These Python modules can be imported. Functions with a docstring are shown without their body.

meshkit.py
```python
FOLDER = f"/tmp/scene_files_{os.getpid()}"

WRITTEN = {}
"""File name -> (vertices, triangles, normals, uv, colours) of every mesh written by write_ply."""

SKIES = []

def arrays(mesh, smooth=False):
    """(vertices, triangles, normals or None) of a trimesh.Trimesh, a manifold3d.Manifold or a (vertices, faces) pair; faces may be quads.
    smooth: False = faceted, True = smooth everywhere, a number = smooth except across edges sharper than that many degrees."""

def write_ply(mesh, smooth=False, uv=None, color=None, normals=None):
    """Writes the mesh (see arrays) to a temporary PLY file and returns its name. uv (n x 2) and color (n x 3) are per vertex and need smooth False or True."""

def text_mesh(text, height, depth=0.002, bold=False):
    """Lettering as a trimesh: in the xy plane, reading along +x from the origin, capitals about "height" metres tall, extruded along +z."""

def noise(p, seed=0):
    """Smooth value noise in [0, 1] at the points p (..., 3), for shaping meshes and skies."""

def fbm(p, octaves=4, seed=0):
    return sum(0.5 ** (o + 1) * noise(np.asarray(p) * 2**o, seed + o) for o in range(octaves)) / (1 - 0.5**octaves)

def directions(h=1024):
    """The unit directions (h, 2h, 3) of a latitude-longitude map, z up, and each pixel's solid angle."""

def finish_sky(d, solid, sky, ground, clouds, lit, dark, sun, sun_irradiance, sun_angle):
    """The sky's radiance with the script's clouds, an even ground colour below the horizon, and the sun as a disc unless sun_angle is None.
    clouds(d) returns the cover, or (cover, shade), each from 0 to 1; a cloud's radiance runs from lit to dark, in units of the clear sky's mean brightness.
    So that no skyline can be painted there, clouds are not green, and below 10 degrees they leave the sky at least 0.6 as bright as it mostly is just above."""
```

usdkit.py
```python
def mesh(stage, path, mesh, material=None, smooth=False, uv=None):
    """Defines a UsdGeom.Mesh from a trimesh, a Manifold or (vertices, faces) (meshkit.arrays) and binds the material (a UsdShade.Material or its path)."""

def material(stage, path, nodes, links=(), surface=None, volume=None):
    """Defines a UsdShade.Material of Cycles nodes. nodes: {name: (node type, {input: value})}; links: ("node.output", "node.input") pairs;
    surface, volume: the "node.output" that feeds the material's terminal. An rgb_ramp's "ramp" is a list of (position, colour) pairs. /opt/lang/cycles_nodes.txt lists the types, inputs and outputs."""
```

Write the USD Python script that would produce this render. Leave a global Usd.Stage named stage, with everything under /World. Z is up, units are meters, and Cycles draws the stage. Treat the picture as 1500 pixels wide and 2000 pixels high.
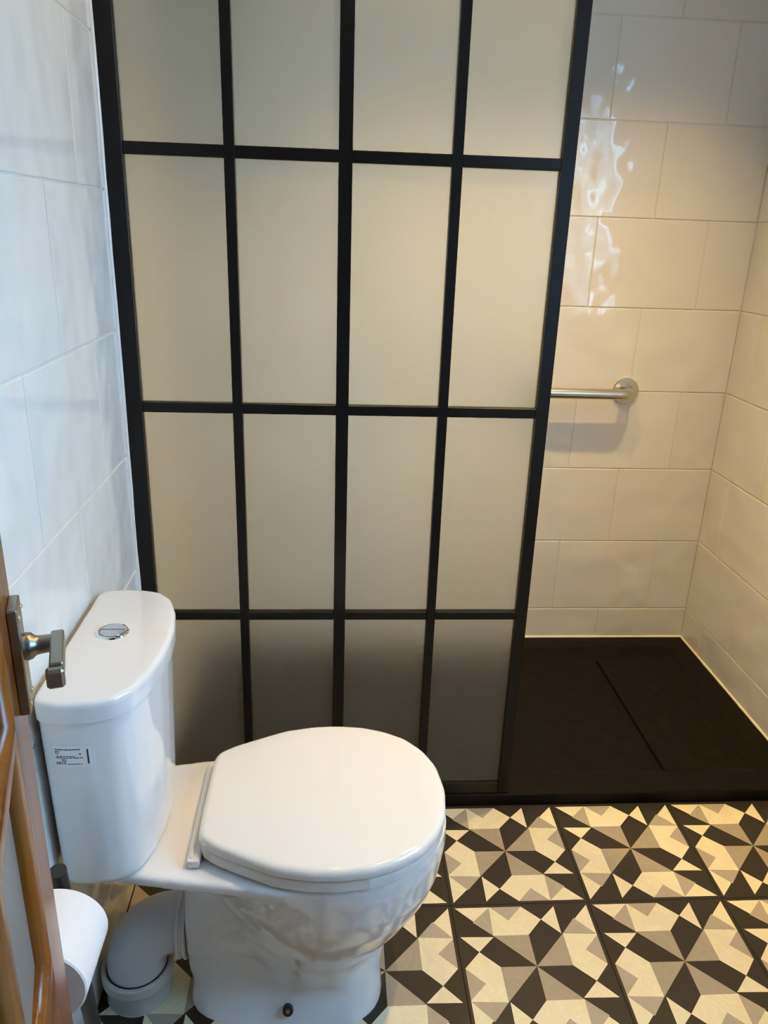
import math, random
import numpy as np
import trimesh
import manifold3d as mf
import shapely
from shapely.geometry import Polygon, box as sbox
import usdkit, meshkit
from pxr import Usd, UsdGeom, UsdLux, UsdShade, Sdf, Gf, Vt

random.seed(7)
rng = np.random.default_rng(7)
PI = math.pi
stage = Usd.Stage.CreateInMemory()
UsdGeom.SetStageUpAxis(stage, 'Z')
UsdGeom.SetStageMetersPerUnit(stage, 1.0)
world = UsdGeom.Xform.Define(stage, '/World')
stage.SetDefaultPrim(world.GetPrim())
UsdGeom.Scope.Define(stage, '/World/Looks')

# ------------------------------------------------------------------ camera
CAM = np.array([0.41646, -1.56239, 1.35738])
RX = (0.99751452, -0.06268654, 0.03217431)
RY = (-0.00857677, 0.34520567, 0.93848787)
RZ = (-0.06993731, -0.93643123, 0.34381002)
cam = UsdGeom.Camera.Define(stage, '/World/camera')
cam.CreateHorizontalApertureAttr(36.0)
cam.CreateVerticalApertureAttr(48.0)
cam.CreateFocalLengthAttr(1511.635 / 1500 * 36)
cam.CreateClippingRangeAttr(Gf.Vec2f(0.02, 60))
cam.AddTransformOp().Set(Gf.Matrix4d(*RX, 0, *RY, 0, *RZ, 0, *CAM, 1))
cam.CreateExposureAttr(0.0)

# ------------------------------------------------------------------ light
DAY = (0.31, 0.625, 1.05)                 # overcast daylight beyond the window and the hall
WARM = (1.0, 0.68, 0.26)                # warm white lamps
dome = UsdLux.DomeLight.Define(stage, '/World/sky')
dome.CreateColorAttr(Gf.Vec3f(*DAY))
dome.CreateIntensityAttr(5.5)
LAMPS = [(1.22, 0.19, 3050.0), (0.70, 0.19, 2450.0), (1.06, -0.44, 3000.0), (0.45, -0.25, 820.0)]   # x, y, radiance of the ceiling downlights
LAMP_CONE = [50.0, 50.0, 50.0, 68.0]             # half angle of each soft-edged beam

# ------------------------------------------------------------------ helpers
used = {}


def numbered(path):
    k = used.get(path, 0)
    used[path] = k + 1
    return path if k == 0 else f'{path}_{k:03d}'


def tag(prim, label=None, cat=None, group=None, kind=None):
    for key, v in (('label', label), ('category', cat), ('group', group), ('kind', kind)):
        if v:
            prim.SetCustomDataByKey(key, v)
    return prim


def thing(name, label, cat, loc=(0, 0, 0), kind=None, group=None):
    x = UsdGeom.Xform.Define(stage, numbered('/World/' + name))
    x.AddTranslateOp().Set(Gf.Vec3d(*map(float, loc)))
    p = x.GetPrim()
    p.SetCustomDataByKey('origin', Gf.Vec3d(*map(float, loc)))
    p.ClearCustomDataByKey('origin')
    ORIGIN[str(p.GetPath())] = np.array(loc, float)
    return tag(p, label, cat, group, kind)


ORIGIN = {}


def origin_of(prim):
    return ORIGIN.get('/'.join(str(prim.GetPath()).split('/')[:3]), np.zeros(3))


def part(name, mesh, mat, parent, smooth=False, label=None, colors=None, kind=None):
    """A Mesh prim; mesh is given in world coordinates and stored relative to its thing's base."""
    path = numbered(f'{parent.GetPath()}/{name}') if parent is not None else numbered('/World/' + name)
    if hasattr(mesh, 'to_mesh'):
        m = mesh.to_mesh()
        mesh = trimesh.Trimesh(np.array(m.vert_properties)[:, :3], np.array(m.tri_verts), process=False)
    if isinstance(mesh, (tuple, list)):
        v, f, _ = meshkit.arrays(mesh)
        mesh = trimesh.Trimesh(v, f, process=False)
    o = origin_of(parent) if parent is not None else np.zeros(3)
    mesh = trimesh.Trimesh(np.asarray(mesh.vertices) - o, mesh.faces, process=False)
    p = usdkit.mesh(stage, path, mesh, mat, smooth=smooth)
    if colors is not None:
        UsdGeom.PrimvarsAPI(p).CreatePrimvar('ink', Sdf.ValueTypeNames.Color3fArray, 'vertex').Set(
            Vt.Vec3fArray.FromNumpy(np.asarray(colors, np.float32)))
    return tag(p.GetPrim(), label, kind=kind)


def bx(x0, x1, y0, y1, z0, z1):
    m = trimesh.creation.box((x1 - x0, y1 - y0, z1 - z0))
    m.apply_translation(((x0 + x1) / 2, (y0 + y1) / 2, (z0 + z1) / 2))
    return m


def cham(x0, x1, y0, y1, z0, z1, r=0.001):
    """A box with chamfered edges."""
    P = []
    for dx, dy, dz in ((0, r, r), (r, 0, r), (r, r, 0)):
        for a in (x0 + dx, x1 - dx):
            for b in (y0 + dy, y1 - dy):
                for c in (z0 + dz, z1 - dz):
                    P.append((a, b, c))
    return trimesh.convex.convex_hull(np.array(P))


def cat(*ms):
    return trimesh.util.concatenate([m for m in ms])


def lathe(profile, n=48, loc=(0, 0, 0), axis='z'):
    """profile: (radius, height) pairs, revolved about z, then turned to the axis."""
    m = trimesh.creation.revolve(np.array(profile, float), sections=n)
    if axis == 'x':
        m.apply_transform(trimesh.transformations.rotation_matrix(PI / 2, (0, 1, 0)))
    elif axis == 'y':
        m.apply_transform(trimesh.transformations.rotation_matrix(-PI / 2, (1, 0, 0)))
    m.apply_translation(loc)
    return m


def tube(points, r, n=24, caps=True):
    p = np.asarray(points, float)
    rr = np.broadcast_to(r, (len(p),))
    t = np.gradient(p, axis=0)
    t /= np.linalg.norm(t, axis=1, keepdims=True)
    a = np.cross(t[0], [0.0, 0, 1] if abs(t[0][2]) < .9 else [1.0, 0, 0])
    rings = []
    for i in range(len(p)):
        a = a - t[i] * (a @ t[i])
        a /= np.linalg.norm(a)
        b = np.cross(t[i], a)
        ang = np.arange(n) * 2 * PI / n
        rings.append(p[i] + rr[i] * (np.cos(ang)[:, None] * a + np.sin(ang)[:, None] * b))
    return loft(rings, caps)


def loft(rings, caps=True):
    """Skins closed rings of equal length."""
    k, n = len(rings), len(rings[0])
    v = np.vstack(rings)
    f = []
    for i in range(k - 1):
        for j in range(n):
            a, b = i * n + j, i * n + (j + 1) % n
            f += [(a, b, b + n), (a, b + n, a + n)]
    v = list(v)
    if caps:
        for base, flip in ((0, True), ((k - 1) * n, False)):
            c = len(v)
            v.append(np.mean(v[base:base + n], axis=0))
            for j in range(n):
                a, b = base + j, base + (j + 1) % n
                f.append((c, b, a) if flip else (c, a, b))
    m = trimesh.Trimesh(np.array(v), np.array(f), process=False)
    if m.volume < 0:
        m.invert()
    return m


def arc(c, r, a0, a1, n, plane='xz'):
    out = []
    for a in np.linspace(a0, a1, n):
        u, w = r * math.cos(a), r * math.sin(a)
        out.append({'xz': (c[0] + u, c[1], c[2] + w), 'xy': (c[0] + u, c[1] + w, c[2]), 'yz': (c[0], c[1] + u, c[2] + w)}[plane])
    return out


def resample(pts, n, closed=True):
    p = np.asarray(pts, float)
    if closed:
        p = np.vstack([p, p[:1]])
    s = np.r_[0, np.cumsum(np.linalg.norm(np.diff(p, axis=0), axis=1))]
    q = np.linspace(0, s[-1], n, endpoint=not closed)
    return np.stack([np.interp(q, s, p[:, k]) for k in range(p.shape[1])], 1)


def smooth_ring(pts, n, it=10):
    """Catmull-like smoothing of a closed plan outline."""
    from scipy.interpolate import splprep, splev
    p = np.vstack([pts, pts[:1]])
    tck, _ = splprep(p.T, s=0, per=True, k=3)
    q = np.array(splev(np.linspace(0, 1, 720, endpoint=False), tck)).T
    return resample(q, n)


# ------------------------------------------------------------------ materials
L = '/World/Looks/'


def principled(name, color, rough=0.5, bump=None, **kw):
    nodes = {'p': ('principled_bsdf', {'base_color': color, 'roughness': rough, **kw})}
    links = []
    if bump:
        scale, dist, detail = bump
        nodes['g'] = ('geometry', {})
        nodes['n'] = ('noise_texture', {'scale': scale, 'detail': detail})
        nodes['b'] = ('bump', {'strength': 1.0, 'distance': dist})
        links = [('g.position', 'n.vector'), ('n.fac', 'b.height'), ('b.normal', 'p.normal')]
    return usdkit.material(stage, L + name, nodes, links, surface='p.BSDF')


M = {}
M['tile'] = usdkit.material(stage, L + 'glazed_tile', {
    'g': ('geometry', {}),
    'o': ('object_info', {}),
    'n': ('noise_texture', {'scale': 11.0, 'detail': 1.0, 'roughness': 0.4}),
    'b': ('bump', {'strength': 1.0, 'distance': 0.006}),
    'r': ('rgb_ramp', {'ramp': [(0, (0.805, 0.785, 0.725)), (1, (0.85, 0.828, 0.77))]}),
    'p': ('principled_bsdf', {'roughness': 0.07, 'specular_ior_level': 0.5}),
}, [('g.position', 'n.vector'), ('n.fac', 'b.height'), ('b.normal', 'p.normal'), ('o.random', 'r.fac'), ('r.color', 'p.base_color')], surface='p.BSDF')
M['grout'] = principled('grout', (0.80, 0.77, 0.70), 0.8, (300, 0.0006, 2))
M['dark_grout'] = principled('dark_grout', (0.03, 0.028, 0.025), 0.8)
M['plaster'] = principled('white_plaster', (0.83, 0.82, 0.80), 0.85, (60, 0.001, 3))
M['black_metal'] = principled('black_coated_metal', (0.007, 0.007, 0.0075), 0.30, specular_ior_level=0.25)
M['black_plastic'] = principled('black_plastic', (0.018, 0.018, 0.02), 0.35)
M['ceramic'] = principled('white_ceramic', (0.84, 0.83, 0.815), 0.06, coat_weight=0.4, coat_roughness=0.03)
M['seat_plastic'] = principled('white_seat_plastic', (0.83, 0.81, 0.765), 0.07)
M['pvc'] = principled('grey_white_pvc', (0.66, 0.66, 0.69), 0.30)
M['old_pvc'] = principled('weathered_pvc', (0.60, 0.60, 0.57), 0.45, (40, 0.001, 4))
M['chrome'] = principled('polished_chrome', (0.82, 0.82, 0.83), 0.06, metallic=1.0)
M['steel'] = principled('brushed_steel', (0.60, 0.57, 0.52), 0.27, metallic=1.0)
M['nickel'] = principled('satin_nickel', (0.36, 0.345, 0.31), 0.34, metallic=1.0)
M['slate'] = usdkit.material(stage, L + 'black_slate_resin', {
    'g': ('geometry', {}), 'n': ('noise_texture', {'scale': 34.0, 'detail': 5.0, 'roughness': 0.55}),
    'r': ('rgb_ramp', {'ramp': [(0.3, (0.0045, 0.004, 0.0035)), (0.7, (0.009, 0.0075, 0.006))]}),
    'b': ('bump', {'strength': 0.6, 'distance': 0.002}),
    'p': ('principled_bsdf', {'roughness': 0.5, 'specular_ior_level': 0.10})},
    [('g.position', 'n.vector'), ('n.fac', 'r.fac'), ('r.color', 'p.base_color'), ('n.fac', 'b.height'), ('b.normal', 'p.normal')], surface='p.BSDF')
M['silicone'] = principled('cream_silicone', (0.88, 0.82, 0.68), 0.35)
M['paper'] = principled('toilet_paper', (0.90, 0.89, 0.88), 0.95, (500, 0.0004, 2))
M['card'] = principled('grey_card', (0.42, 0.36, 0.30), 0.9)
M['sticker'] = principled('label_paper', (0.86, 0.87, 0.88), 0.35)
M['ink'] = principled('label_ink', (0.03, 0.04, 0.07), 0.6)
M['rubber'] = principled('black_rubber', (0.02, 0.02, 0.02), 0.5)
M['frost'] = usdkit.material(stage, L + 'frosted_glass', {
    'r': ('refraction_bsdf', {'color': (0.97, 0.985, 0.95), 'roughness': 0.38, 'IOR': 1.30}),
    't': ('translucent_bsdf', {'color': (0.86, 0.86, 0.83)}),
    'm0': ('mix_closure', {'fac': 0.04}),
    'd': ('diffuse_bsdf', {'color': (0.7, 0.7, 0.68)}),
    'm2': ('mix_closure', {'fac': 0.03}),
    'g': ('glossy_bsdf', {'color': (1, 1, 1), 'roughness': 0.25}),
    'f0': ('fresnel', {'IOR': 1.22}), 'gb': ('geometry', {}), 'fr': ('math', {'math_type': 'subtract', 'value1': 1.0}), 'f': ('math', {'math_type': 'multiply'}),
    'm': ('mix_closure', {})},
    [('r.BSDF', 'm0.closure1'), ('t.BSDF', 'm0.closure2'), ('m0.closure', 'm2.closure1'), ('d.BSDF', 'm2.closure2'),
     ('m2.closure', 'm.closure1'), ('g.BSDF', 'm.closure2'), ('f0.fac', 'f.value1'), ('gb.backfacing', 'fr.value2'), ('fr.value', 'f.value2'), ('f.value', 'm.fac')], surface='m.closure')
M['clear'] = usdkit.material(stage, L + 'window_glass', {
    't': ('transparent_bsdf', {'color': (0.95, 0.97, 0.97)}), 'g': ('glossy_bsdf', {'color': (1, 1, 1), 'roughness': 0.02}),
    'f0': ('fresnel', {'IOR': 1.45}), 'gb': ('geometry', {}), 'fr': ('math', {'math_type': 'subtract', 'value1': 1.0}), 'f': ('math', {'math_type': 'multiply'}), 'm': ('mix_closure', {})},
    [('t.BSDF', 'm.closure1'), ('g.BSDF', 'm.closure2'), ('f0.fac', 'f.value1'), ('gb.backfacing', 'fr.value2'), ('fr.value', 'f.value2'), ('f.value', 'm.fac')], surface='m.closure')

M['obscure'] = usdkit.material(stage, L + 'obscured_door_glass', {
    'd': ('translucent_bsdf', {'color': (0.62, 0.60, 0.56)}), 'g': ('principled_bsdf', {'base_color': (0.34, 0.32, 0.29), 'roughness': 0.38}),
    'm': ('mix_closure', {'fac': 0.7})}, [('d.BSDF', 'm.closure1'), ('g.BSDF', 'm.closure2')], surface='m.closure')


def pine(name, along):
    sc = {'z': (26, 26, 1.4), 'x': (1.4, 26, 26), 'd': (5, 5, 22)}[along]
    return usdkit.material(stage, L + name, {
        'tc': ('texture_coordinate', {}),
        'mp': ('mapping', {'scale': sc}),
        'w': ('noise_texture', {'scale': 1.6, 'detail': 4.0, 'roughness': 0.6, 'distortion': 1.4}),
        'r': ('rgb_ramp', {'ramp': [(0.25, (0.07, 0.018, 0.002)), (0.45, (0.21, 0.062, 0.005)), (0.62, (0.27, 0.088, 0.008)), (0.8, (0.11, 0.030, 0.004))]}),
        'p': ('principled_bsdf', {'roughness': 0.27, 'coat_weight': 0.2, 'coat_roughness': 0.2})},
        [('tc.object', 'mp.vector'), ('mp.vector', 'w.vector'), ('w.fac', 'r.fac'), ('r.color', 'p.base_color')], surface='p.BSDF')


M['pine'] = pine('varnished_pine_upright', 'z')
M['pine_rail'] = pine('varnished_pine_rail', 'd')
M['floor_tile'] = usdkit.material(stage, L + 'printed_floor_tile', {
    'a': ('attribute', {'attribute': 'ink'}),
    'g': ('geometry', {}),
    'n': ('noise_texture', {'scale': 14.0, 'detail': 6.0, 'roughness': 0.62, 'distortion': 1.6}),
    'r': ('rgb_ramp', {'ramp': [(0.0, (0.95, 0.95, 0.95)), (0.47, (0.985, 0.985, 0.985)), (0.50, (1.07, 1.07, 1.07)), (0.53, (0.99, 0.99, 0.99)), (1.0, (1.02, 1.02, 1.02))]}),
    'x': ('mix_color', {'blend_type': 'multiply', 'fac': 1.0, 'use_clamp': False}),
    'n2': ('noise_texture', {'scale': 90.0, 'detail': 3.0}),
    'b': ('bump', {'strength': 0.35, 'distance': 0.001}),
    'p': ('principled_bsdf', {'roughness': 0.42, 'specular_ior_level': 0.4})},
    [('a.color', 'x.a'), ('g.position', 'n.vector'), ('n.fac', 'r.fac'), ('r.color', 'x.b'), ('x.result', 'p.base_color'),
     ('g.position', 'n2.vector'), ('n2.fac', 'b.height'), ('b.normal', 'p.normal')], surface='p.BSDF')
M['lamp_glow'] = usdkit.material(stage, L + 'lamp_glow', {'e': ('emission', {'color': WARM, 'strength': 12.0})}, [], surface='e.emission')

# ------------------------------------------------------------------ room
DEPTH, WIDTH, NEAR, CEIL = 0.789, 1.6616, -1.60, 2.32
Z0, RH, TW = 0.1456, 0.2525, 0.3324        # first course line, course height, tile pitch
TRAY = 0.033
JOINT = 0.0032
ROWS = [(-0.107, Z0)] + [(Z0 + k * RH, Z0 + (k + 1) * RH) for k in range(9)]


def tile_mesh(u0, u1, v0, v1, t, r=0.0016):
    """A glazed tile: u, v in the wall's plane, w out of it; softened front edges."""
    loops = [(0, 0.0), (0, t - r), (r * 0.35, t - r * 0.3), (r, t)]
    v, f = [], []
    for d, w in loops:
        v += [(u0 + d, v0 + d, w), (u1 - d, v0 + d, w), (u1 - d, v1 - d, w), (u0 + d, v1 - d, w)]
    for i in range(len(loops) - 1):
        for j in range(4):
            a, b = 4 * i + j, 4 * i + (j + 1) % 4
            f += [(a, b, b + 4), (a, b + 4, a + 4)]
    n = 4 * (len(loops) - 1)
    f += [(n, n + 1, n + 2), (n, n + 2, n + 3), (0, 2, 1), (0, 3, 2)]
    return np.array(v, float), np.array(f)


def tile_wall(prim, ulo, uhi, u_ref, to_world, zlo, holes=()):
    """Courses of half-bonded tiles: integer joints on even courses, half joints on odd ones."""
    for k, (za, zb) in enumerate(ROWS):
        zb = min(zb, CEIL)
        a = max(za, zlo)
        if zb - a < 0.01:
            continue
        off = 0.0 if k % 2 == 0 else 0.5
        n0 = math.floor((ulo - u_ref) / TW - off) - 1
        for n in range(n0, n0 + 20):
            ua, ub = u_ref + (n + off) * TW, u_ref + (n + 1 + off) * TW
            ua2, ub2 = max(ua, ulo), min(ub, uhi)
            if ub2 - ua2 < 0.008:
                continue
            rects = [sbox(ua2, a, ub2, zb)]
            for h in holes:
                rects = [g for r in rects for g in getattr(r.difference(h), 'geoms', [r.difference(h)]) if not g.is_empty]
            t = 0.0022 + float(rng.uniform(0, 0.0005))
            for g in rects:
                x0, y0, x1, y1 = g.bounds
                j = JOINT / 2
                if abs(g.area - (x1 - x0) * (y1 - y0)) < 1e-6:
                    if x1 - x0 < 0.01 or y1 - y0 < 0.01:
                        continue
                    v, f = tile_mesh(x0 + j, x1 - j, y0 + j, y1 - j, t)
                    m = trimesh.Trimesh(v, f, process=False)
                else:
                    m = trimesh.creation.extrude_polygon(g.buffer(-j, join_style=2), t, engine='earcut')
                part('tile', to_world(m), M['tile'], prim, smooth=False)


def mapper(fn, flip):
    def go(m):
        v = np.asarray(m.vertices)
        f = np.asarray(m.faces)
        return trimesh.Trimesh(fn(v[:, 0], v[:, 1], v[:, 2]), f[:, ::-1] if flip else f, process=False)
    return go


T = 0.0015   # the substrate sits this far behind the measured wall plane, so tile faces lie close to it
w = thing('wall_back', 'back wall of the shower in cream white glazed tiles', 'wall', kind='structure')
part('grout_bed', bx(-0.12, WIDTH + 0.12, DEPTH + T, DEPTH + 0.12, -0.1, CEIL), M['grout'], w)
tile_wall(w, 0.0, WIDTH, 1.0166, mapper(lambda u, v, d: np.stack([u, DEPTH + T - d, v], 1), False), TRAY)

w = thing('wall_left', 'left wall of white glazed tiles behind the cistern', 'wall', kind='structure')
part('grout_bed', bx(-0.12, -T, NEAR - 0.1, DEPTH + T, -0.1, CEIL), M['grout'], w)
tile_wall(w, NEAR, DEPTH, -0.1567, mapper(lambda u, v, d: np.stack([-T + d, u, v], 1), False), 0.0)

WIN = (-1.47, -0.53, 1.02, 2.02)          # the window in the right wall: y, y, z, z
w = thing('wall_right', 'right wall of cream white glazed tiles beside the shower tray', 'wall', kind='structure')
X = WIDTH + T
part('grout_bed', cat(bx(X, X + 0.12, NEAR - 0.1, WIN[0], -0.1, CEIL), bx(X, X + 0.12, WIN[1], DEPTH + T, -0.1, CEIL),
                      bx(X, X + 0.12, WIN[0], WIN[1], -0.1, WIN[2]), bx(X, X + 0.12, WIN[0], WIN[1], WIN[3], CEIL)), M['grout'], w)
tile_wall(w, NEAR, DEPTH, 0.324, mapper(lambda u, v, d: np.stack([X - d, u, v], 1), True), 0.0, [sbox(WIN[0], WIN[2], WIN[1], WIN[3])])

w = thing('window_1', 'white framed window in the right wall', 'window', kind='structure')
y0, y1, z0, z1 = WIN
xf0, xf1 = X + 0.012, X + 0.07
part('frame', cat(cham(xf0, xf1, y0, y0 + .05, z0, z1), cham(xf0, xf1, y1 - .05, y1, z0, z1), cham(xf0, xf1, y0 + .05, y1 - .05, z0, z0 + .05),
                  cham(xf0, xf1, y0 + .05, y1 - .05, z1 - .05, z1)), M['seat_plastic'], w)
MUL = (-1.185, -0.895)
for ym in MUL:
    part('mullion', cham(xf0, xf1, ym - .025, ym + .025, z0 + .05, z1 - .05), M['seat_plastic'], w)
lights = [y0 + .05, MUL[0] - .025, MUL[0] + .025, MUL[1] - .025, MUL[1] + .025, y1 - .05]
for ya, yb in zip(lights[::2], lights[1::2]):
    part('pane', bx(xf0 + .012, xf0 + .016, ya, yb, z0 + .05, z1 - .05), M['clear'], w)
part('sill', cham(X - 0.03, xf0, y0 + .001, y1 - .001, z0, z0 + .018), M['seat_plastic'], w)

DOOR0, DOOR1, DOORH = 0.30, 1.06, 2.02
w = thing('wall_front', 'white plastered wall with the doorway, behind the camera', 'wall', kind='structure')
part('plaster', cat(bx(0, DOOR0, NEAR - .1, NEAR, 0, CEIL), bx(DOOR1, WIDTH, NEAR - .1, NEAR, 0, CEIL), bx(DOOR0, DOOR1, NEAR - .1, NEAR, DOORH, CEIL)), M['plaster'], w)
w = thing('ceiling', 'plain white ceiling with recessed lamps', 'ceiling', kind='structure')
part('plaster', bx(-.12, WIDTH + .12, NEAR - .1, DEPTH + .12, CEIL, CEIL + .1), M['plaster'], w)
# the hall beyond the doorway, and the ground outside the window
M['hall_paint'] = principled('hall_paint', (0.30, 0.27, 0.23), 0.8)
M['lawn'] = principled('ground_outside', (0.28, 0.28, 0.27), 0.9)
w = thing('wall_hall', 'dim painted walls of the hall beyond the doorway', 'wall', kind='structure')
part('plaster', cat(bx(-.9, -.8, -3.4, NEAR - .1, 0, CEIL), bx(1.70, 1.80, -3.4, NEAR - .1, 0, CEIL), bx(-.9, 1.8, -3.5, -3.4, 0, CEIL),
                    bx(-.9, 1.8, -3.5, NEAR - .1, CEIL, CEIL + .1), bx(-.8, -.12, NEAR - .1, NEAR - .05, 0, CEIL)), M['hall_paint'], w)
w = thing('ground', 'pale paved ground outside the bathroom window', 'ground', kind='structure')
part('paving', bx(2.45, 40, -30, 30, -0.4, -0.3), M['lawn'], w)

# ---- floor
w = thing('floor', 'floor of black, grey and cream geometric tiles', 'floor', kind='structure')
part('grout_bed', cat(bx(-.12, WIDTH + .12, NEAR - .1, DEPTH + .12, -0.06, -0.0014)), M['dark_grout'], w)
part('hall_boards', bx(-.9, 1.8, -3.4, NEAR - .1, -0.06, -0.002), M['hall_paint'], w)
S, FX, FY = 0.3007, 0.6823, -0.0088
DARK, CREAM, GREY, GREY2 = (0.032, 0.026, 0.017), (0.86, 0.765, 0.52), (0.46, 0.39, 0.29), (0.41, 0.345, 0.25)
A, B, C_, D_, E_ = (-.955, .952), (0.0, .952), (.236, .725), (.004, .482), (-.488, .482)
F_, M_, H_ = (-.462, .952), (-.735, .705), (-.226, .722)
T1, T2 = (.474, .946), (.462, .486)


def turn(p, k):
    for _ in range(k):
        p = (-p[1], p[0])
    return p


PRINT = []
for k in range(4):
    fish = Polygon([turn(p, k) for p in (A, B, C_, D_, E_)])
    g1 = Polygon([turn(p, k) for p in (F_, M_, E_)])
    g2 = Polygon([turn(p, k) for p in ((-.45, .952), B, H_)])
    g3 = Polygon([turn(p, k) for p in (E_, D_, (0, 0))])
    t = Polygon([turn(p, k) for p in (C_, T1, T2)])
    PRINT += [(fish.difference(g1).difference(g2), CREAM), (g1, GREY), (g2, GREY), (g3, GREY2), (t, CREAM)]
allp = shapely.union_all([p for p, _ in PRINT])
edge = 0.992
PRINT.append((sbox(-edge, -edge, edge, edge).difference(allp), DARK))


def floor_tile(x0, x1, y0, y1):
    """One printed tile cut to the rectangle; its print is on the tile's own lattice."""
    i, j = round((x0 + x1) / 2 / S * 0), 0
    V, F, COL = [], [], []
    cx = FX + (math.floor(((x0 + x1) / 2 - FX) / S) + .5) * S
    cy = FY + (math.floor(((y0 + y1) / 2 - FY) / S) + .5) * S
    h = S / 2
    clip = sbox((x0 - cx) / h, (y0 - cy) / h, (x1 - cx) / h, (y1 - cy) / h)
    for poly, col in PRINT:
        g = poly.intersection(clip)
        for q in getattr(g, 'geoms', [g]):
            if q.geom_type != 'Polygon' or q.area < 1e-5:
                continue
            vv, ff = trimesh.creation.triangulate_polygon(q, engine='earcut')
            ff = np.asarray(ff)
            a, b, c = vv[ff[:, 0]], vv[ff[:, 1]], vv[ff[:, 2]]
            area = (b[:, 0] - a[:, 0]) * (c[:, 1] - a[:, 1]) - (b[:, 1] - a[:, 1]) * (c[:, 0] - a[:, 0])
            ff = np.where(area[:, None] < 0, ff[:, ::-1], ff)
            base = sum(map(len, V))
            V.append(np.c_[vv[:, 0] * h + cx, vv[:, 1] * h + cy, np.zeros(len(vv))])
            F.append(ff + base)
            COL.append(np.tile(col, (len(vv), 1)))
    ax0, ax1, ay0, ay1 = max(x0, cx - edge * h), min(x1, cx + edge * h), max(y0, cy - edge * h), min(y1, cy + edge * h)
    base = sum(map(len, V))
    d = 0.0008
    ring = [(ax0, ay0, 0), (ax1, ay0, 0), (ax1, ay1, 0), (ax0, ay1, 0), (ax0 - d, ay0 - d, -.001), (ax1 + d, ay0 - d, -.001), (ax1 + d, ay1 + d, -.001), (ax0 - d, ay1 + d, -.001)]
    V.append(np.array(ring, float))
    F.append(np.array([(a + 4, (a + 1) % 4 + 4, (a + 1) % 4) for a in range(4)] + [(a + 4, (a + 1) % 4, a) for a in range(4)]) + base)
    COL.append(np.tile(DARK, (8, 1)))
    return trimesh.Trimesh(np.vstack(V), np.vstack(F), process=False), np.vstack(COL)


xs = sorted({0.003, WIDTH - .003, *[FX + k * S for k in range(-2, 4) if 0.01 < FX + k * S < WIDTH - .01]})
ys = sorted({NEAR, *[FY - k * S for k in range(0, 6) if FY - k * S > NEAR + .01]})
for a, b in zip(xs[:-1], xs[1:]):
    for c, d in zip(ys[:-1], ys[1:]):
        m, col = floor_tile(a, b, c, d)
        part('floor_tile', m, M['floor_tile'], w, colors=col)

# ---- silicone bead where the tray meets the walls
w = thing('trim_1', 'cream silicone bead between the shower tray and the tiles', 'sealant', kind='structure')


def bead(p, q, s=0.0055):
    p, q = np.array(p, float), np.array(q, float)
    n = 30
    pts = np.linspace(p, q, n)
    return tube(pts, s + rng.uniform(-.0009, .0009, n), 10)


part('bead', bead((0.0, DEPTH, TRAY + .001), (WIDTH, DEPTH, TRAY + .001)), M['silicone'], w, smooth=True)
part('bead', bead((WIDTH, DEPTH, TRAY + .001), (WIDTH, 0.0, TRAY + .001)), M['silicone'], w, smooth=True)

part('bead', bead((0.002, -.001, TRAY), (0.002, -.001, 1.96), .0042), M['seat_plastic'], w, smooth=True)

# ------------------------------------------------------------------ shower tray
w = thing('shower_tray', 'low black slate-effect shower tray behind the glass screen', 'shower tray', (0.83, 0.39, 0))


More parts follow.
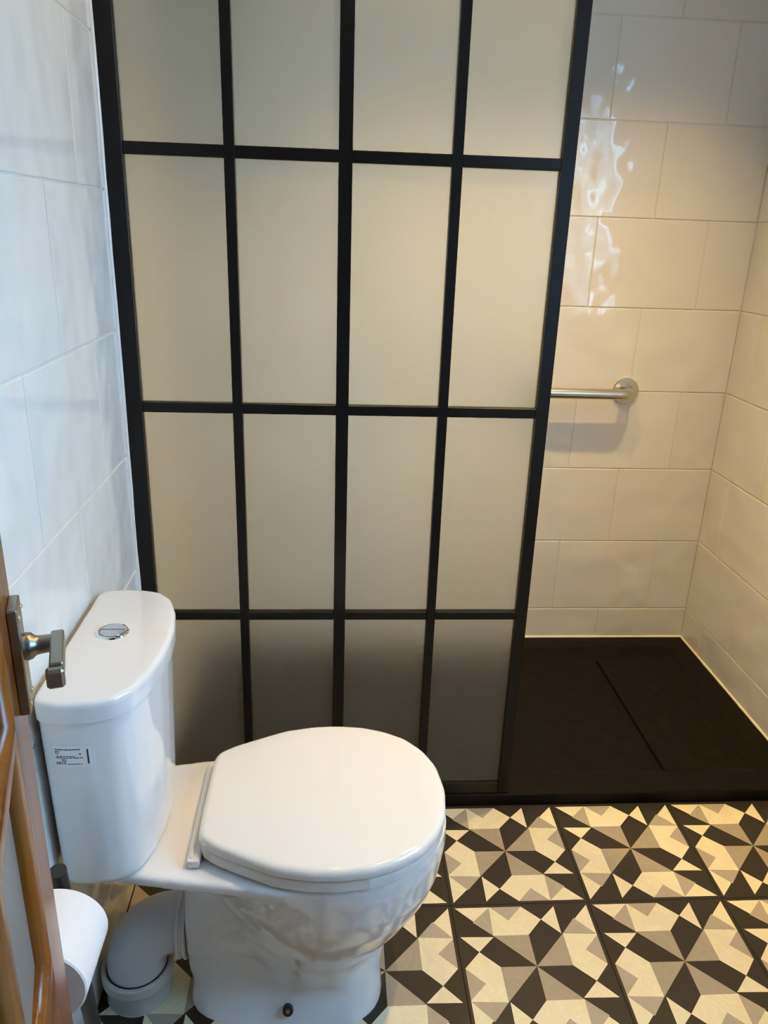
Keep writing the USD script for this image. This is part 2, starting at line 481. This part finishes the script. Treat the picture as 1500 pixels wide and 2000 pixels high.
def tray_mesh():
    o = sbox(0.002, -0.006, WIDTH - 0.002, DEPTH - 0.001)
    inn = (0.07, 1.588, 0.068, 0.725)
    low = (0.10, 1.545, 0.098, 0.690)
    zt, zb = TRAY, TRAY - 0.013
    def r4(b, z, r=0.012, n=5):
        x0, x1, y0, y1 = b
        pts = []
        for (cx, cy, a) in ((x1 - r, y1 - r, 0), (x0 + r, y1 - r, PI / 2), (x0 + r, y0 + r, PI), (x1 - r, y0 + r, 1.5 * PI)):
            for q in np.linspace(a, a + PI / 2, n):
                pts.append((cx + r * math.cos(q), cy + r * math.sin(q), z))
        return np.array(pts)
    ob = (0.002, WIDTH - .002, -0.006, DEPTH - .001)
    ob2 = (0.005, WIDTH - .005, -0.003, DEPTH - .004)
    inn2 = (inn[0] + .004, inn[1] - .004, inn[2] + .004, inn[3] - .004)
    rings = [r4(ob, 0.0, .004), r4(ob, zt - .003, .004), r4(ob2, zt, .004), r4(inn, zt, .02), r4(inn2, zt - .003, .02), r4(low, zb, .03)]
    m = loft(rings, True)
    return m


part('basin', tray_mesh(), M['slate'], w, smooth=25)
part('drain_cover', cham(1.312, 1.420, 0.080, 0.650, TRAY - .014, TRAY - .0055, .002), M['slate'], w)

# ------------------------------------------------------------------ shower screen
w = thing('shower_screen', 'tall black-framed shower screen with sixteen frosted glass panes', 'shower screen', (0.435, 0.01, 0))
SB, ST = TRAY, 1.962
XL, XR = 0.003, 0.871
fd = 0.022
part('stile', cham(XL, 0.037, 0.0, fd, SB, ST), M['black_metal'], w)
part('stile', cham(0.8445, XR, 0.0, fd, SB, ST), M['black_metal'], w)
part('bottom_rail', cham(0.037, 0.8445, 0.0, fd, SB, 0.064), M['black_metal'], w)
part('top_rail', cham(0.037, 0.8445, 0.0, fd, ST - .026, ST), M['black_metal'], w)
bars = [(0.2279, .0195), (0.4401, .0255), (0.6484, .0195)]
zbars = [(0.532, .0195), (1.0042, .0205), (1.480, .0215)]
bd0, bd1 = 0.0, 0.020
for x, wd in bars:
    part('upright_bar', cham(x - wd / 2, x + wd / 2, bd0, bd1, .064, ST - .026), M['black_metal'], w)
edges_x = [0.037] + [e for x, wd in bars for e in (x - wd / 2, x + wd / 2)] + [0.8445]
edges_z = [0.064] + [e for z, h in zbars for e in (z - h / 2, z + h / 2)] + [ST - .026]
for z, h in zbars:
    for k in range(4):
        part('cross_bar', cham(edges_x[2 * k], edges_x[2 * k + 1], bd0 + .0006, bd1 - .0006, z - h / 2, z + h / 2), M['black_metal'], w)
for i in range(4):
    for k in range(4):
        part('pane', bx(edges_x[2 * k], edges_x[2 * k + 1], 0.007, 0.013, edges_z[2 * i], edges_z[2 * i + 1]), M['frost'], w)

# ------------------------------------------------------------------ grab bar
GZ, GR, GO = 0.905, 0.016, 0.060
w = thing('grab_bar', 'brushed steel grab bar on the shower back wall', 'grab bar', (1.185, DEPTH, GZ))
xa, xb, yb, br = 1.035, 1.335, DEPTH - GO, 0.036
path = [(xb, DEPTH - .002, GZ), (xb, yb + br, GZ)] + arc((xb - br, yb + br, GZ), br, 0, -PI / 2, 12, 'xy')[1:]
path += arc((xa + br, yb + br, GZ), br, -PI / 2, -PI, 12, 'xy') + [(xa, DEPTH - .002, GZ)]
part('bar', tube(path, GR, 28), M['steel'], w, smooth=40)
for x in (xb, xa):
    part('flange', lathe([(0.0, 0.001), (0.041, 0.001), (0.041, .006), (.039, .009), (.022, .0105), (.0195, .0095), (.0195, .0065), (0, .0065)], 48, (0, 0, 0), 'z').apply_transform(
        trimesh.transformations.rotation_matrix(PI / 2, (1, 0, 0))).apply_translation((x, DEPTH, GZ)), M['steel'], w, smooth=30)

# ------------------------------------------------------------------ toilet
YT = -0.457
toilet = thing('toilet', 'white close-coupled toilet with the lid down and a small cistern on the left wall', 'toilet', (0.34, YT, 0))


def table(pairs):
    a = np.array(pairs, float)
    return lambda q: np.interp(q, a[:, 0], a[:, 1])


x_front = table([(0, .515), (.03, .512), (.075, .505), (.11, .515), (.15, .545), (.2, .578), (.25, .606), (.29, .620), (.35, .6285), (.385, .627), (.5, .627)])


def smin(a, b, k):
    h = max(k - abs(a - b), 0.0) / k
    return min(a, b) - h * h * k * 0.25


half_bowl = table([(.05, .070), (.11, .098), (.15, .120), (.2, .144), (.25, .162), (.3, .174), (.35, .180), (.385, .181), (.5, .181)])
rear_bowl = table([(.05, .34), (.11, .30), (.15, .27), (.2, .245), (.25, .225), (.3, .205), (.385, .19)])
front_bowl = table([(.05, .46), (.11, .500), (.15, .540), (.2, .576), (.25, .606), (.29, .620), (.35, .6285), (.385, .627)])


def pan_sdf(x, y, z):
    Y = y - YT
    ay = abs(Y)
    # bowl
    zz = min(max(z, .05), .385)
    xf, xr, b = float(front_bowl(zz)), float(rear_bowl(zz)), float(half_bowl(zz))
    xc = xr * .47 + xf * .53
    a = (xf - xc) if x > xc else (xc - xr)
    d1 = (math.sqrt(((x - xc) / a) ** 2 + (ay / b) ** 2) - 1) * min(a, b)
    d1 = max(d1, .085 - z)
    # pedestal column under the front of the bowl
    zz = min(max(z, 0), .3)
    xf = .504 - .018 * min(zz / .09, 1)
    b = .097 - .030 * min(zz / .12, 1) ** .8
    xr = .325
    xc = (xf + xr) / 2
    a = (xf - xr) / 2
    d2 = ((abs((x - xc) / a)) ** 2.6 + (ay / b) ** 2.6) ** (1 / 2.6) - 1
    d2 = max(d2 * min(a, b), z - .3)
    # foot: long low plinth flaring to the floor
    xf, xr = .506, .165
    b = .103 - .10 * max(z, 0) / .12 if z < .12 else .02
    b = max(b, .02)
    xc, a = (xf + xr) / 2, (xf - xr) / 2 - .12 * max(z, 0)
    a = max(a, .05)
    d3 = (((abs((x - xc) / a)) ** 3.2 + (ay / b) ** 3.2) ** (1 / 3.2) - 1) * min(a, b)
    d3 = max(d3, z - .085)
    # trapway: from the back of the bowl over to the outlet
    def cap(p, q, r0, r1):
        px, py, pz = x - p[0], Y - p[1], z - p[2]
        vx, vy, vz = q[0] - p[0], q[1] - p[1], q[2] - p[2]
        h = min(max((px * vx + py * vy + pz * vz) / (vx * vx + vy * vy + vz * vz), 0), 1)
        return math.sqrt((px - h * vx) ** 2 + (py - h * vy) ** 2 + (pz - h * vz) ** 2) - (r0 + (r1 - r0) * h)
    d4 = cap((.37, 0, .12), (.235, 0, .225), .07, .066)
    d5 = cap((.235, 0, .225), (.165, 0, .142), .062, .054)
    d6 = cap((.225, 0, .30), (.225, 0, .10), .060, .058)
    # deck under the cistern and hinge
    xm, hw = .145, .118
    t = min(max((x - .02) / .36, 0), 1)
    hw = .112 + .066 * (t ** .75)
    dx = max(.018 - x, x - .36)
    thick = .018 + .035 * min(max((x - .12) / .2, 0), 1) * (1 - (ay / hw) ** 2 if ay < hw else 0)
    dy, dz = ay - hw, max(.385 - 2 * .011 - z - thick + .018, z - .385)
    qx, qy, qz = dx + .008, dy + .008, dz + .008
    d7 = math.sqrt(max(qx, 0) ** 2 + max(qy, 0) ** 2 + max(qz, 0) ** 2) + min(max(qx, qy, qz), 0) - .008
    d = smin(d1, d2, .05)
    d = smin(d, d3, .06)
    d = smin(d, max(smin(smin(d4, d5, .03), d6, .03), .166 - x), .045)
    d = smin(d, d7, .02)
    d = max(d, z - .385, -.03 - z)
    if z < .30:
        d = max(d, .1655 - x)
    return -d


ms = mf.Manifold.level_set(pan_sdf, [0.0, YT - .20, -.035, .66, YT + .20, .392], .0068)
mm = ms.to_mesh()
pan = trimesh.Trimesh(np.array(mm.vert_properties)[:, :3], np.array(mm.tri_verts), process=True)
trimesh.smoothing.filter_taubin(pan, lamb=.5, nu=.52, iterations=16)
pan = mf.Manifold(mf.Mesh(np.asarray(pan.vertices, np.float32), np.asarray(pan.faces, np.uint32))).trim_by_plane((0, 0, 1), 0.0)
pan_part = part('pan', pan, M['ceramic'], toilet, smooth=50)


def lid_outline(grow=0.0, n=160, back=.2085):
    half = [(.215, .108), (.24, .127), (.29, .152), (.336, .1735), (.39, .185), (.434, .187), (.486, .181), (.528, .166), (.566, .143), (.597, .106), (.616, .062)]
    pts = [(back, .0), (back, .06), (back + .001, .098)] + half + [(.6235, 0)]
    low = [(x, -y) for x, y in pts[1:-1]][::-1]
    q = np.array(pts + low)
    ring = smooth_ring(q[1:], n) if False else resample(q, 400)
    # round slightly
    for _ in range(10):
        ring = (np.roll(ring, 1, 0) + 2 * ring + np.roll(ring, -1, 0)) / 4
    p = Polygon(ring).buffer(grow)
    r = resample(np.array(p.exterior.coords)[:-1], n)
    k = np.argmin(np.abs(r[:, 1]) + (r[:, 0] < .4) * 5)
    r = np.roll(r, -k, 0)
    if Polygon(r).exterior.is_ccw is False:
        r = r[::-1]
        r = np.roll(r, 1, 0)
    return r


def slab(profile, n=160, dome=0.0, dome_in=()):
    rings = []
    for grow, z in profile:
        o = lid_outline(grow, n)
        rings.append(np.c_[o[:, 0], o[:, 1] + YT, np.full(n, z)])
    if dome:
        c = np.array([.41, YT])
        last = rings[-1]
        for s in (.85, .65, .4, .15):
            xy = c + (last[:, :2] - c) * s
            rings.append(np.c_[xy, last[:, 2] + dome * (1 - s ** 2)])
    return loft(rings, True)


seat = slab([(-.012, .3905), (-.004, .3905), (-.0015, .393), (-.001, .405), (-.003, .4105), (-.008, .412)])
lid = slab([(-.012, .4132), (-.0045, .4134), (-.0005, .4150), (.001, .4168), (.0012, .424), (-.0005, .4295), (-.004, .4335), (-.010, .4355)], dome=.003)
ears = [cham(.219, .242, YT + s * .1095 - .0085, YT + s * .1095 + .0085, .397, .428, .004) for s in (-1, 1)]
part('seat', seat, M['seat_plastic'], toilet, smooth=40)
lidp = part('lid', lid, M['seat_plastic'], toilet, smooth=40)
part('hinge_ear', ears[0], M['seat_plastic'], lidp, smooth=60)
part('hinge_ear', ears[1], M['seat_plastic'], lidp, smooth=60)
part('hinge_bar', cat(cham(.193, .214, YT - .125, YT + .118, .386, .402, .003), cham(.197, .2035, YT - .118, YT + .108, .399, .405, .002)), M['seat_plastic'], toilet, smooth=60)
for x, y in ((.52, .13), (.52, -.13), (.30, .125), (.30, -.125)):
    part('seat_buffer', cham(x - .012, x + .012, YT + y - .006, YT + y + .006, .383, .393, .002), M['seat_plastic'], toilet)
cap_loc = np.array((.349, YT - .0985, .030))
bc = lathe([(0, .004), (.0055, .004), (.0065, .0055), (.0085, .0055), (.0095, .004), (.0095, -.012), (0, -.012)], 24)
bc.apply_transform(trimesh.transformations.rotation_matrix(math.radians(62), (1, 0, 0)))
bc.apply_translation(cap_loc)
cap_part = part('bolt_cap', bc, M['rubber'], toilet, smooth=40, label='black rubber bolt cap')
bs = lathe([(0, .0068), (.0035, .0064), (.0045, .005), (.0045, 0), (0, 0)], 20)
bs.apply_transform(trimesh.transformations.rotation_matrix(math.radians(62), (1, 0, 0)))
bs.apply_translation(cap_loc)
part('bolt_head', bs, M['steel'], cap_part, smooth=40)

# cistern: D-shaped plan, tapering downwards
PLAN = np.array([(.0085, -.155), (.0085, -.08), (.0085, 0), (.0085, .08), (.0085, .155), (.013, .170), (.028, .178), (.055, .1805), (.088, .1785), (.118, .168), (.1405, .142),
                 (.155, .098), (.1635, .045), (.1655, 0), (.1635, -.045), (.155, -.098), (.1405, -.142), (.118, -.168), (.088, -.1785), (.055, -.1805), (.028, -.178), (.013, -.170)])
CY0 = -0.459


def plan(sx, sy, n=120, grow=0.0):
    p = resample(PLAN, 400)
    for _ in range(14):
        p = (np.roll(p, 1, 0) + 2 * p + np.roll(p, -1, 0)) / 4
    p = np.c_[.0085 + (p[:, 0] - .0085) * sx, p[:, 1] * sy]
    if grow:
        p = np.array(Polygon(p).buffer(grow).exterior.coords)[:-1]
    p = resample(p, n)
    k = np.argmin(p[:, 0] * 0 + np.abs(p[:, 1]) + (p[:, 0] < .1) * 5)
    p = np.roll(p, -k, 0)
    if not Polygon(p).exterior.is_ccw:
        p = np.roll(p[::-1], 1, 0)
    return p


def body_scale(z):
    t = (z - .385) / (.702 - .385)
    return .885 + .075 * t ** .8, .855 + .105 * t ** .8


def body_ring(z, grow=0.0, n=120):
    sx, sy = body_scale(z)
    p = plan(sx, sy, n, grow)
    return np.c_[p[:, 0], p[:, 1] + CY0, np.full(n, z)]


rings = [body_ring(.3875, -.010), body_ring(.3855 + .003, -.005), body_ring(.394, -.0015), body_ring(.402, 0)]
rings += [body_ring(z) for z in np.linspace(.42, .702, 12)]
cistern = part('cistern', loft(rings), M['ceramic'], toilet, smooth=50)


def lid_ring(grow, z):
    p = plan(1, 1, 120, grow)
    return np.c_[p[:, 0] + .0, p[:, 1] + CY0, np.full(120, z)]


lr = [lid_ring(-.010, .702), lid_ring(-.001, .702), lid_ring(.0002, .7035), lid_ring(.0005, .725), lid_ring(-.0007, .7305), lid_ring(-.0035, .734), lid_ring(-.008, .7355)]
last = lr[-1]
c = np.array([.08, CY0])
for s in (.8, .5, .2):
    lr.append(np.c_[c + (last[:, :2] - c) * s, last[:, 2] + .0015 * (1 - s * s)])
part('cistern_lid', loft(lr), M['ceramic'], cistern, smooth=40)
BT = np.array((.071, -.441, .7365))
btn = part('flush_button', lathe([(0, -.004), (.0255, -.004), (.0262, .0005), (.0245, .0028), (.0215, .0036), (.0200, .0030), (.0195, .0012), (0, .0012)], 56, BT), M['chrome'], cistern, smooth=35, label='round chrome dual flush button')
from_x = .0045
half1 = trimesh.creation.extrude_polygon(Polygon([(.0190 * math.cos(a), .0190 * math.sin(a)) for a in np.linspace(0, 2 * PI, 60)]).intersection(sbox(-.03, -.03, .03, .0035)), .0022, engine='earcut').apply_translation(BT + (0, 0, .0008))
half2 = trimesh.creation.extrude_polygon(Polygon([(.0190 * math.cos(a), .0190 * math.sin(a)) for a in np.linspace(0, 2 * PI, 60)]).intersection(sbox(-.03, .0045, .03, .03)), .0034, engine='earcut').apply_translation(BT + (0, 0, .0008))
# both halves belong to the button: one mesh keeps the tree three deep
part('push_plate', cat(half1, half2), M['chrome'], cistern)

# paper label on the near end of the cistern
fine = {}


def on_body(u, z, off):
    """A point on the cistern's near end: x = u, height z, pushed out by off."""
    key = round(z, 5)
    if key not in fine:
        fine[key] = body_ring(z, 0, 480)
    r = fine[key]
    near = r[r[:, 1] < CY0 - .1]
    near = near[np.argsort(near[:, 0])]
    y = np.interp(u, near[:, 0], near[:, 1])
    dy = np.interp(u + .002, near[:, 0], near[:, 1]) - np.interp(u - .002, near[:, 0], near[:, 1])
    n = np.array([dy / .004, -1.0])
    n /= np.linalg.norm(n)
    return np.array([u + n[0] * off, y + n[1] * off, z])


def wrap_rects(rects, off, sub=4):
    V, F = [], []
    for (u0, u1, z0, z1) in rects:
        k = max(1, int(round((u1 - u0) / .006)))
        us = np.linspace(u0, u1, k + 1)
        base = len(V)
        for z in (z0, z1):
            for o in (off, off - .0003):
                for u in us:
                    V.append(on_body(u, z, o))
        n = k + 1
        for i in range(k):
            a, b, c_, d_ = base + i, base + i + 1, base + 2 * n + i + 1, base + 2 * n + i
            F += [(a, b, c_), (a, c_, d_)]
            a2, b2, c2, d2 = a + n, b + n, c_ + n, d_ + n
            F += [(a2, c2, b2), (a2, d2, c2), (a, a2, b2), (a, b2, b), (d_, c_, c2), (d_, c2, d2)]
        F += [(base, base + 2 * n, base + 3 * n), (base, base + 3 * n, base + n)]
        e = base + n - 1
        F += [(e, e + n, e + 3 * n), (e, e + 3 * n, e + 2 * n)]
    return trimesh.Trimesh(np.array(V), np.array(F), process=False)


LU0, LU1, LZ0, LZ1 = .030, .084, .622, .661
part('maker_label', wrap_rects([(LU0, LU1, LZ0, LZ1)], .0006), M['sticker'], cistern, label='small white printed label')
lines = []
r2 = random.Random(3)
for zc, ua, ub, h in ((.6545, .033, .068, .0016), (.6505, .033, .039, .0012), (.6475, .033, .038, .0012), (.6425, .0345, .060, .0013), (.6398, .033, .071, .0012),
                      (.6365, .041, .047, .0013), (.6335, .041, .048, .0012), (.6300, .041, .047, .0016), (.6290, .049, .069, .0010)):
    u = ua
    while u < ub:
        ln = r2.uniform(.0011, .0042)
        lines.append((u, min(u + ln, ub), zc - h / 2, zc + h / 2))
        u += ln + r2.uniform(.0006, .0014)
lines += [(.0765, .0788, .6290, .6545), (.0665, .0685, .6455, .6475)]
tm = meshkit.text_mesh('CE', .0042, .0002, bold=True)
tv = np.asarray(tm.vertices)
ce = np.array([on_body(.0325 + x, .6285 + y, .0008 + z) for x, y, z in tv])
ce_m = trimesh.Trimesh(ce, tm.faces, process=False)
part('label_print', cat(wrap_rects(lines, .0009), ce_m), M['ink'], cistern, label='dark print on the label')

# ------------------------------------------------------------------ soil pipe behind the pan
PX, PR, PZ, PB = .068, .053, .140, .060
w = thing('soil_pipe', 'grey plastic elbow pipe from the back of the toilet into a floor socket', 'waste pipe', (PX, YT, 0))
YS = YT - .020                                    # the floor socket sits a little nearer the door
path = [(.1645, YT, PZ), (.15, YT, PZ), (PX + PB + .006, YT, PZ)] + [(x, YT + (YS - YT) * (i + 1) / 14, z) for i, (x, _, z) in enumerate(arc((PX + PB, YT, PZ - PB), PB, PI / 2, PI, 15)[1:])] + [(PX, YS, .05), (PX, YS, .02)]
part('elbow', tube(path, PR, 40), M['pvc'], w, smooth=40)
col = lathe([(PR, 0), (.0605, 0), (.0615, .002), (.0615, .006), (.0595, .0065), (.0595, .012), (.0625, .0135), (.0625, .0170), (PR - .002, .0175)], 48, (0, 0, 0), 'x')
col.apply_translation((.147, YT, PZ))
part('collar', col, M['pvc'], w, smooth=35)
part('floor_socket', lathe([(.0545, .04), (.0545, .064), (.0575, .0675), (.062, .0675), (.0645, .065), (.0650, .050), (.0640, .044), (.0600, .038), (.0585, .020), (.0580, .003), (.0595, 0), (.05, 0)][::-1], 56, (PX, YS, 0)), M['old_pvc'], w, smooth=35)
part('rubber_seal', lathe([(PR - .001, .060), (.0548, .060), (.0548, .0655), (PR - .001, .0660)], 48, (PX, YS, 0)), M['rubber'], w, smooth=30)

# ------------------------------------------------------------------ toilet roll on a black stand
RC, RR = np.array((.060, 0, .459)), .060
RY0, RY1 = -.842, -.742
st = thing('roll_stand', 'slim black toilet roll stand between the door and the cistern', 'toilet roll stand', (.05, -.66, 0))
p0, p1 = np.array((.047, -.707, .513)), np.array((.040, -.628, .012))
part('post', tube([p0 + (p1 - p0) * t for t in np.linspace(0, 1, 6)], .0118, 28), M['black_plastic'], st, smooth=40)
AZ = RC[2] + .0125
ya = -.707 + .079 * (.513 - AZ) / .50
part('arm', tube([(.047, ya, AZ)] + [(RC[0] - .013 * (1 - t), ya - .02 * t, AZ) for t in (.3, .6, 1)] + [(RC[0], RY0 - .012, AZ)], .0065, 16), M['black_plastic'], st, smooth=40)
part('base', lathe([(0, 0), (.034, 0), (.036, .003), (.036, .010), (.034, .012), (0, .012)], 40, (.0405, -.628, 0)), M['black_plastic'], st, smooth=30)
w = thing('toilet_roll', 'white toilet roll hanging on the black stand beside the door', 'toilet roll', (RC[0], (RY0 + RY1) / 2, RC[2]))
prof = [(.0205, 0), (RR - .002, 0), (RR, .002), (RR, .098), (RR - .002, .100), (.0205, .100), (.0205, 0)]
part('paper', lathe(prof, 72, (RC[0], RY0, RC[2]), 'y'), M['paper'], w, smooth=30)
part('core', lathe([(.0193, .0005), (.0203, .0005), (.0203, .0995), (.0193, .0995), (.0193, .0005)], 40, (RC[0], RY0, RC[2]), 'y'), M['card'], w, smooth=30)

# ------------------------------------------------------------------ door: pine frame with small glass panes, opened against the left wall
ER = 0.75
k = np.array([75 - 750.0, 0, 0])


def ray(u, v):
    d = np.array(RX) * (u - 750) / 1511.635 - np.array(RY) * (v - 1000) / 1511.635 - np.array(RZ)
    return d / np.linalg.norm(d[:2])


e = ray(75, 1540)
EDGE = np.array([(CAM + e * ER)[0], (CAM + e * ER)[1], 0])
DH = np.array([.29110656, -.95669064, 0])      # from the free edge towards the hinge
DN = np.array([.95669064, .29110656, 0])       # out of the visible face
DW, DT, DZ0, DZ1 = .72, .035, .006, 1.986


def dm(m):
    """Door coordinates (s from the free edge, t out of the face, z) to the world."""
    v = np.asarray(m.vertices)
    return trimesh.Trimesh(EDGE + v[:, :1] * DH + v[:, 1:2] * DN + v[:, 2:] * np.array([0, 0, 1.0]), np.asarray(m.faces)[:, ::-1], process=False)


door = thing('door_1', 'varnished pine door with small glass panes standing open at the left', 'door', tuple(EDGE), kind='structure')
SW = .094 * ER / .83 + .006
hinge_s = DW
part('stile', dm(cham(0, SW, -DT, 0, DZ0, DZ1, .0015)), M['pine'], door)
part('stile', dm(cham(DW - SW, DW, -DT, 0, DZ0, DZ1, .0015)), M['pine'], door)
PZ_ = .279                                       # pane pitch in height
zb_ = [0.6455 + PZ_ * k for k in (-1, 0, 1, 2, 3)]   # centre heights of the glazing bars (second from the photo)
rail0, rail1 = zb_[0], zb_[-1]
part('bottom_rail', dm(cham(SW, DW - SW, -DT, 0, DZ0, rail0, .0015)), M['pine_rail'], door)
part('top_rail', dm(cham(SW, DW - SW, -DT, 0, rail1, DZ1, .0015)), M['pine_rail'], door)
gap = (DW - 2 * SW) / 3
bw, mould, deep = .009, .011, .011
xs_ = [SW + gap * k for k in range(4)]
for k in (1, 2):
    part('upright_glazing_bar', dm(bx(xs_[k] - bw / 2, xs_[k] + bw / 2, -DT + .004, 0, rail0, rail1)), M['pine'], door)
for z in zb_[1:-1]:
    for k in range(3):
        a = xs_[k] + (bw / 2 if k else 0)
        b = xs_[k + 1] - (bw / 2 if k < 2 else 0)
        part('cross_glazing_bar', dm(bx(a, b, -DT + .004, 0, z - bw / 2, z + bw / 2)), M['pine_rail'], door)
for k in range(3):
    a = xs_[k] + (bw / 2 if k else 0)
    b = xs_[k + 1] - (bw / 2 if k < 2 else 0)
    for i in range(len(zb_) - 1):
        c_ = zb_[i] + (bw / 2 if i else 0)
        d_ = zb_[i + 1] - (bw / 2 if i < len(zb_) - 2 else 0)
        # rounded moulding round each pane, mitred
        o = [(a, c_), (b, c_), (b, d_), (a, d_)]
        rings = []
        for q in np.linspace(0, PI / 2, 6):
            ins, dep = mould * math.sin(q), -deep * (1 - math.cos(q))
            rings.append(np.array([(a + ins, dep, c_ + ins), (b - ins, dep, c_ + ins), (b - ins, dep, d_ - ins), (a + ins, dep, d_ - ins)]))
        for q in (0, ):
            rings.append(np.array([(a + mould, -.022, c_ + mould), (b - mould, -.022, c_ + mould), (b - mould, -.022, d_ - mould), (a + mould, -.022, d_ - mould)]))
            rings.append(np.array([(a, -.022, c_), (b, -.022, c_), (b, -.022, d_), (a, -.022, d_)]))
        v = np.vstack(rings)
        f = []
        for r_ in range(len(rings) - 1):
            for j in range(4):
                p, q_ = 4 * r_ + j, 4 * r_ + (j + 1) % 4
                f += [(p, q_, q_ + 4), (p, q_ + 4, p + 4)]
        part('moulding', dm(trimesh.Trimesh(v, np.array(f)[:, ::-1], process=False)), M['pine'], door, smooth=40)
        part('pane', dm(bx(a + .002, b - .002, -.018, -.014, c_ + .002, d_ - .002)), M['obscure'], door)

# lever handle on its long plate
pz0, pz1 = .9130, 1.0235
ps0, ps1, pt = .012, .048, .0095
plate = part('handle_plate', dm(cham(ps0, ps1, 0, pt, pz0, pz1, .0012)), M['nickel'], door, label='satin nickel handle plate')
for s in (ps0 + .006, ps1 - .006):
    for z in (pz0 + .010, pz1 - .010):
        sc = lathe([(0, .0022), (.0018, .0018), (.0030, .0004), (.0030, -.001), (0, -.001)], 16)
        sc.apply_transform(trimesh.transformations.rotation_matrix(-PI / 2, (1, 0, 0)))
        sc.apply_translation((s, pt, z))
        part('screw', dm(sc), M['chrome'], plate, smooth=40)
sz, ss = .9770, .030
neck = lathe([(0, 0), (.0125, 0), (.0135, .003), (.0125, .007), (.0095, .010), (.0088, .014), (.0086, .0245), (0, .0245)], 28)
neck.apply_transform(trimesh.transformations.rotation_matrix(-PI / 2, (1, 0, 0)))
neck.apply_translation((ss, pt, sz))
lever = [cham(ss - .009, ss + .056, pt + .0235, pt + .0355, sz - .009, sz + .009, .0015)]
curl = [(ss + .088, pt + .040, sz), (ss + .094, pt + .039, sz)]
lever.append(cham(ss + .054, ss + .065, pt + .0205, pt + .0360, sz - .0125, sz + .0065, .0025))
part('lever_handle', dm(cat(neck, *lever)), M['nickel'], door, smooth=35, label='satin nickel lever handle')

# door lining
w = thing('trim_2', 'white door lining round the doorway', 'door frame', kind='structure')
part('lining', cat(bx(DOOR0 - .02, DOOR0, NEAR - .11, NEAR + .008, 0, DOORH), bx(DOOR1, DOOR1 + .05, NEAR - .11, NEAR + .012, 0, DOORH), bx(DOOR0 - .02, DOOR1 + .05, NEAR - .11, NEAR + .012, DOORH, DOORH + .05)), M['plaster'], w)

# ------------------------------------------------------------------ downlights
names = ['white recessed ceiling downlight over the open end of the shower tray', 'white recessed ceiling downlight behind the glass screen', 'white recessed ceiling downlight over the open floor', 'white recessed ceiling downlight over the toilet']
for (x, y, pw), lab, half in zip(LAMPS, names, LAMP_CONE):
    t = thing('downlight', lab, 'ceiling light', (x, y, CEIL), group='recessed downlights')
    part('bezel', lathe([(.030, -.001), (.044, -.001), (.044, -.004), (.040, -.006), (.032, -.005), (.030, -.001)], 40, (x, y, CEIL)), M['seat_plastic'], t, smooth=30)
    part('lamp_lens', lathe([(0, -.0015), (.029, -.0015), (.029, -.0005), (0, -.0005)], 32, (x, y, CEIL)), M['lamp_glow'], t)
    sp = UsdLux.SphereLight.Define(stage, f'{t.GetPath()}/lamp')
    sp.CreateRadiusAttr(.022)
    sp.CreateColorAttr(Gf.Vec3f(*WARM))
    sp.CreateIntensityAttr(pw)
    sp.AddTranslateOp().Set(Gf.Vec3d(0, 0, -.035))
    sh = UsdLux.ShapingAPI.Apply(sp.GetPrim())
    sh.CreateShapingConeAngleAttr(half)
    sh.CreateShapingConeSoftnessAttr(1.0)
